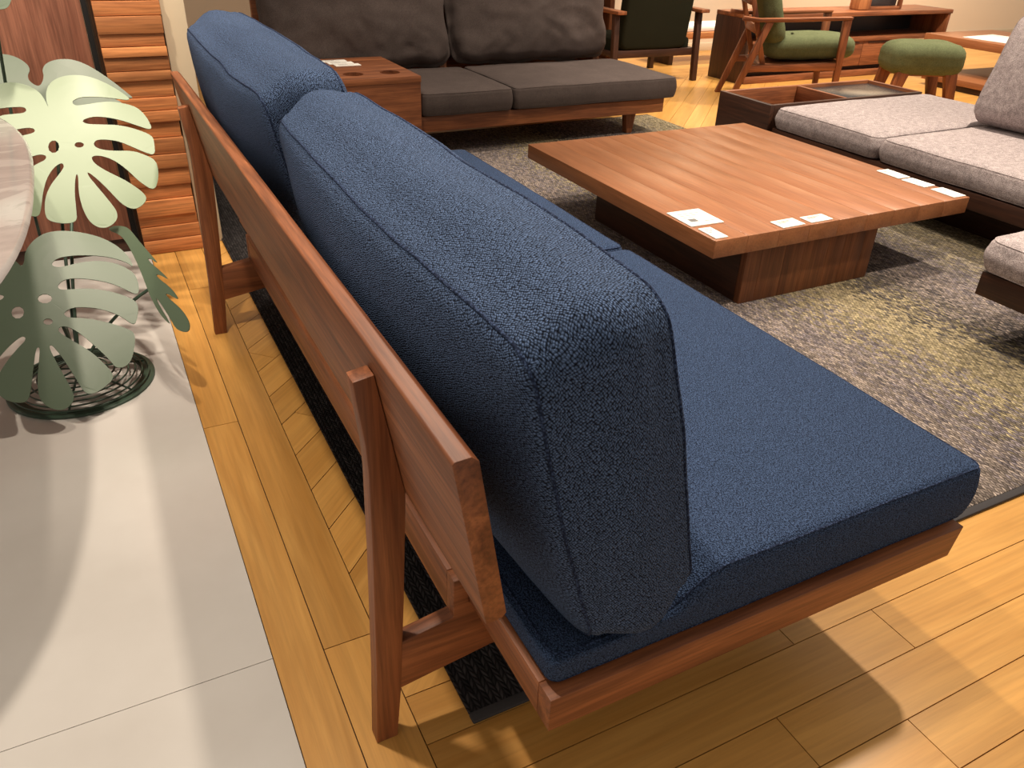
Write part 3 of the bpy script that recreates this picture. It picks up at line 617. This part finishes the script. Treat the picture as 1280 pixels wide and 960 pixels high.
obj('foot_plate', stack([(circ(-.72, 2.13, .27, 48), 0.001), (circ(-.72, 2.13, .27, 48), .012), (circ(-.72, 2.13, .26, 48), .0175)]), 'black', tb, 40)
# ================================================================== metal monstera plant
pl = thing('metal_plant', 'sage green metal monstera leaf sculpture on a coiled wire foot', 'sculpture', (-0.2, 2.46, 0))
def leaf(spec, name, mat, bend, thick=0.003):
    Cc, nn, out, hs = spec
    nn = Vector(nn).normalized(); u = (Vector((1,0,0)) - nn*nn.x).normalized(); v = nn.cross(u)
    b = bmesh.new(); es = []
    def chaikin(lp):
        o_ = []
        for i in range(len(lp)):
            p, q = lp[i], lp[(i+1) % len(lp)]
            o_ += [(p[0]*.75+q[0]*.25, p[1]*.75+q[1]*.25), (p[0]*.25+q[0]*.75, p[1]*.25+q[1]*.75)]
        return o_
    for lp in [chaikin(chaikin(out))] + hs:
        e, _ = loop(b, [(p[0], p[1], 0) for p in lp]); es += e
    bmesh.ops.triangle_fill(b, edges=es, use_beauty=True)
    bmesh.ops.subdivide_edges(b, edges=[e for e in b.edges if e.calc_length() > 0.05], cuts=2)
    bmesh.ops.triangulate(b, faces=b.faces[:])
    for vt in b.verts:
        x, y = vt.co.x, vt.co.y
        vt.co.z = -bend*(x*x*1.3 + y*y) + bend*0.05*math.sin(x*22)*abs(y)
    bmesh.ops.recalc_face_normals(b, faces=b.faces)
    ex = bmesh.ops.extrude_face_region(b, geom=b.faces[:])
    bmesh.ops.translate(b, verts=[g_ for g_ in ex['geom'] if isinstance(g_, bmesh.types.BMVert)], vec=(0, 0, -thick))
    bmesh.ops.transform(b, matrix=frame(Cc, u, v, nn), verts=b.verts)
    o = obj(name, b, mat, pl)
    cu = sum(p[0] for p in out)/len(out); cv = sum(p[1] for p in out)/len(out)
    return o, Vector(Cc) + u*cu + v*cv, nn, v
lv = []
for spec, mat, bend in ((LEAF_L1, 'leaf', 0.22), (LEAF_L2, 'shade_leaf', 0.22), (LEAF_L3, 'shade_leaf', 0.1), (LEAF_L4, 'shade_leaf', 0.25), (LEAF_L5, 'shade_leaf', 0.2)):
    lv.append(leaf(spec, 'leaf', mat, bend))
ctr = Vector((-0.2, 2.46, 0.02))
for (o, Cc, nn, v) in lv:
    top = Cc - nn*0.022
    mid = Vector((ctr.x*0.7 + top.x*0.3, ctr.y*0.7 + top.y*0.3 + 0.05, top.z*0.62))
    if top.z > 0.9: mid = Vector((-0.30, 3.5, 0.45))
    pts = []
    for i in range(13):
        t_ = i/12; pts.append(ctr*(1-t_)**2 + mid*2*t_*(1-t_) + top*t_*t_)
    obj('stem', tube_bm(pts, 0.005, False, 8), 'dleaf', pl, True)
# coiled foot
b = bmesh.new()
for i in range(8):
    r = 0.06 + 0.019*i; zz = 0.050 - 0.0048*i
    tube_bm([(ctr.x + r*math.cos(2*PI*k/48), ctr.y + r*math.sin(2*PI*k/48), zz) for k in range(48)], 0.0026, True, 6, b)
obj('wire_coil', b, 'dleaf', pl, True)
b = bmesh.new(); rg_ = []
for (r, zz) in ((.170, .001), (.208, .001), (.208, .007), (.204, .009), (.174, .009), (.170, .007)): rg_.append([b.verts.new((p[0], p[1], zz)) for p in circ(ctr.x, ctr.y, r, 64)])
for q in range(6):
    A, B = rg_[q], rg_[(q+1) % 6]
    for k in range(64): b.faces.new((A[k], A[(k+1) % 64], B[(k+1) % 64], B[k]))
obj('foot_rim', b, 'dleaf', pl, 40)
for k in range(3):
    a = PI*k/3 + 0.3; b = tube_bm([(ctr.x+0.19*math.cos(a), ctr.y+0.19*math.sin(a), 0.0095), (ctr.x, ctr.y, 0.052), (ctr.x-0.19*math.cos(a), ctr.y-0.19*math.sin(a), 0.0095)], 0.003, False, 6)
    obj('spoke', b, 'dleaf', pl, True)

# ================================================================== far corner: television board, green chairs, stool, side table
tv = thing('television_board', 'long low walnut television board with an open shelf along the far wall', 'cabinet', (6.5, 5.95, 0))
board('top_panel', 'walX', tv, 5.25, 7.86, 5.74, 6.20, 0.535, 0.570, 0.003)
board('side_panel', 'dwalZ', tv, 5.25, 5.285, 5.745, 6.20, 0.001, 0.534, 0.003)
board('side_panel', 'walZ', tv, 7.815, 7.85, 5.75, 6.20, 0.345, 0.534, 0.003)
board('shelf_panel', 'walX', tv, 5.286, 7.85, 5.75, 6.20, 0.315, 0.344, 0.003)
board('back_panel', 'slab', tv, 5.286, 7.814, 6.17, 6.19, 0.345, 0.534, 0)
for k in range(3): 
    dr = board('drawer_front', 'walX', tv, 5.29+0.72*k, 5.29+0.72*(k+1)-0.006, 5.765, 5.79, 0.095, 0.312, 0.002)
    board('drawer_pull', 'dwalX', dr, 5.35+0.72*k, 5.29+0.72*(k+1)-0.066, 5.758, 5.766, 0.294, 0.304, 0.001)
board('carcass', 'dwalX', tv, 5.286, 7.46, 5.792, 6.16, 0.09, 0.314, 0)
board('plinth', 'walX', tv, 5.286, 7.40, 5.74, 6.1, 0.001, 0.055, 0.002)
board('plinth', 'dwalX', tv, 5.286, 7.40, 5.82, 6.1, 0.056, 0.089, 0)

tag(board('wooden_block', 'timZ', None, 6.66, 6.80, 5.86, 5.98, 0.5715, 0.80, 0.012, base=(6.73, 5.92, 0.5715)), 'honey-coloured wooden block standing on the television board', 'ornament')
bx = thing('picture_frame', 'dark framed panel standing on the television board beside the wooden block', 'frame', (7.04, 5.92, 0.571))
board('frame_side', 'walZ', bx, 7.24, 7.27, 5.88, 5.92, 0.5715, 0.82, 0.003)
board('frame_side', 'walZ', bx, 6.815, 6.84, 5.88, 5.92, 0.5715, 0.82, 0.003)
board('frame_base', 'walX', bx, 6.841, 7.239, 5.88, 5.96, 0.5715, 0.595, 0.003)
board('frame_back', 'slab', bx, 6.842, 7.238, 5.93, 5.95, 0.596, 0.82, 0.002)

ac = thing('armchair', 'wooden-armed lounge chair with tufted green mohair cushions, seen from its side', 'armchair', (4.57, 5.08, 0), math.radians(-30), local=True)
for ya in (0.0, 0.515):
    yb = ya + 0.045
    prism('armrest', 'walX', ac, [(0.0,0.618),(0.13,0.612),(0.4,0.622),(0.65,0.640),(0.815,0.652),(0.82,0.672),(0.65,0.664),(0.4,0.650),(0.13,0.638),(0.005,0.650)], 'Y', ya-0.008, yb+0.008, 0.004)
    prism('front_leg', 'walZ', ac, [(0.785,0.001),(0.82,0.001),(0.815,0.650),(0.755,0.645)], 'Y', ya, yb, 0.003)
    prism('rear_leg', 'walZ', ac, [(-0.03,0.001),(0.012,0.001),(0.235,0.613),(0.18,0.612)], 'Y', ya, yb, 0.003)
    prism('side_rail', 'walX', ac, [(0.098,0.25),(0.772,0.29),(0.768,0.345),(0.118,0.30)], 'Y', ya+0.006, yb-0.006, 0.003)
prism('seat_frame', 'walX', ac, [(0.17,0.275),(0.82,0.315),(0.82,0.342),(0.17,0.302)], 'Y', 0.046, 0.514, 0.003)
for ya in (0.06, 0.465): prism('back_stile', 'walZ', ac, [(0.20,0.308),(0.24,0.308),(0.00,1.02),(-0.03,1.01)], 'Y', ya, ya+0.035, 0.003)
for zz in (0.55, 0.75, 0.95):
    xx = 0.215 - (zz-0.318)*0.345
    board('back_slat', 'walY', ac, xx-0.01, xx+0.012, 0.096, 0.464, zz-0.03, zz+0.03, 0.003)
m = frame((0.585, 0.28, 0.422), (0.998,0,0.06), (0,1,0), (-0.06,0,0.998))
cs = cushion('chair_seat', 'green', 'green', None, None, m, (0.68, 0.45, 0.15), parent=ac, rc=0.10, re=0.062, ct=0.03, cb=0.0, side=0.0, wob=0.008, seed=51, seams=())
for px_ in (0.44, 0.64):
    obj('tuft_button', stack([(circ(px_, 0.2, .004, 12), .518), (circ(px_, 0.2, .014, 12), .524), (circ(px_, 0.2, .008, 12), .530)]), 'green', cs, True)
upc = Vector((-0.32, 0, 0.947)).normalized(); fc = Vector((0,1,0)).cross(upc)
m = frame((0.225, 0.28, 0.72), (0,1,0), upc, fc)
cushion('chair_back', 'green', 'green', None, None, m, (0.45, 0.62, 0.12), parent=ac, rc=0.10, re=0.057, ct=0.03, cb=0.012, side=0.0, wob=0.008, seed=52, seams=())

st = thing('footstool', 'green mohair footstool on four walnut legs beyond the grey cushions', 'footstool', (6.20, 4.70, 0), math.radians(-27), local=True)
m = frame((0, 0, 0.345), (1,0,0), (0,1,0), (0,0,1))
cushion('stool_cushion', 'green', 'green', None, None, m, (0.60, 0.46, 0.23), parent=st, rc=0.13, re=0.08, ct=0.012, cb=0.0, side=0.0, wob=0.007, seed=61, seams=())
board('stool_frame', 'walX', st, -0.23, 0.23, -0.16, 0.16, 0.225, 0.262, 0.004)
for sx in (-1, 1):
    for sy in (-1, 1):
        prism('leg', 'walZ', st, [(sx*0.245,0.256),(sx*0.285,0.001),(sx*0.215,0.001),(sx*0.145,0.256)], 'Y', sy*0.16-0.028, sy*0.16+0.028, 0.003)

sd = thing('side_table', 'honey-coloured wooden side table with a low shelf near the beige wall', 'table', (7.7, 4.95, 0))
board('table_top', 'tblY', sd, 7.22, 8.2, 4.35, 5.50, 0.335, 0.405, 0.003)
board('low_shelf', 'tblY', sd, 7.0, 8.1, 4.45, 5.25, 0.05, 0.10, 0.003)
for (xx, yy) in ((7.28, 4.42), (8.08, 4.42), (7.28, 5.18), (8.08, 5.18)): board('leg', 'dwalZ', sd, xx, xx+0.055, yy, yy+0.055, 0.1005 if yy > 4.43 else 0.001, 0.3345, 0.002)
board('shelf_foot', 'dwalY', sd, 7.02, 8.08, 4.50, 5.20, 0.001, 0.049, 0.002)
t = thing('price_card', 'white leaflet lying on the honey-coloured side table', 'card', (7.36, 4.62, 0.4055), 0.1, local=True)
board('card_sheet', 'paper', t, 0, 0.5, 0, 0.55, 0, 0.004, 0.0008)

ch = thing('armchair', 'wooden armchair with a dark green backrest turned away, behind the charcoal sofa', 'armchair', (4.5, 6.3, 0))
bm, s1, s2 = cushion_bm(0.70, 0.86, 0.10, rc=0.06, re=0.03, ct=0.01, cb=0.02, side=0.01, wob=0.004, seed=71)
upg = Vector((0, -0.12, 0.99)).normalized()
bmesh.ops.transform(bm, matrix=frame((4.50, 6.08, 0.70), (1,0,0), upg, Vector((1,0,0)).cross(upg)), verts=bm.verts)
obj('backrest', bm, 'dgreen', ch, True)
board('back_rail', 'dwalX', ch, 4.12, 4.93, 6.075, 6.12, 0.215, 0.275, 0.004)
for xx in (4.065, 4.935):
    prism('leg', 'dwalZ', ch, [(6.03,0.001),(6.075,0.001),(6.12,0.565),(6.07,0.565)], 'X', xx, xx+0.05, 0.003)
    prism('leg', 'dwalZ', ch, [(6.70,0.001),(6.745,0.001),(6.74,0.565),(6.69,0.565)], 'X', xx, xx+0.05, 0.003)
    board('armrest', 'walY', ch, xx-0.02, xx+0.07, 6.0, 6.80, 0.566, 0.595, 0.006)
    board('side_rail', 'dwalY', ch, xx+0.006, xx+0.044, 6.086, 6.698, 0.225, 0.27, 0.003)
board('chair_seat', 'dgreen', ch, 4.125, 4.925, 6.122, 6.74, 0.23, 0.36, 0.03)

sh = thing('shelf_unit', 'tall reddish wooden shelf unit standing beyond the charcoal sofa', 'shelf', (4.08, 7.05, 0))
board('side_panel', 'walZ', sh, 4.53, 4.58, 6.86, 7.26, 0.001, 1.9, 0.003)
board('side_panel', 'walZ', sh, 3.57, 3.61, 6.86, 7.26, 0.001, 1.9, 0.003)
board('back_panel', 'dwalZ', sh, 3.611, 4.529, 7.23, 7.25, 0.001, 1.9, 0)
for zz in (0.05, 0.5, 0.95, 1.4, 1.85): board('shelf', 'walX', sh, 3.611, 4.529, 6.87, 7.229, zz, zz+0.03, 0.002)

bn = thing('low_bench', 'low wooden bench with a white cushion beyond the dark green chair', 'bench', (5.6, 6.95, 0))
board('bench_top', 'timX', bn, 5.2, 6.4, 6.75, 7.15, 0.24, 0.30, 0.004)
for xx in (5.24, 6.32): board('leg', 'dwalZ', bn, xx, xx+0.05, 6.8, 7.1, 0.001, 0.2395, 0.003)
board('bench_cushion', 'paper', bn, 5.3, 6.2, 6.78, 7.1, 0.3005, 0.36, 0.02)
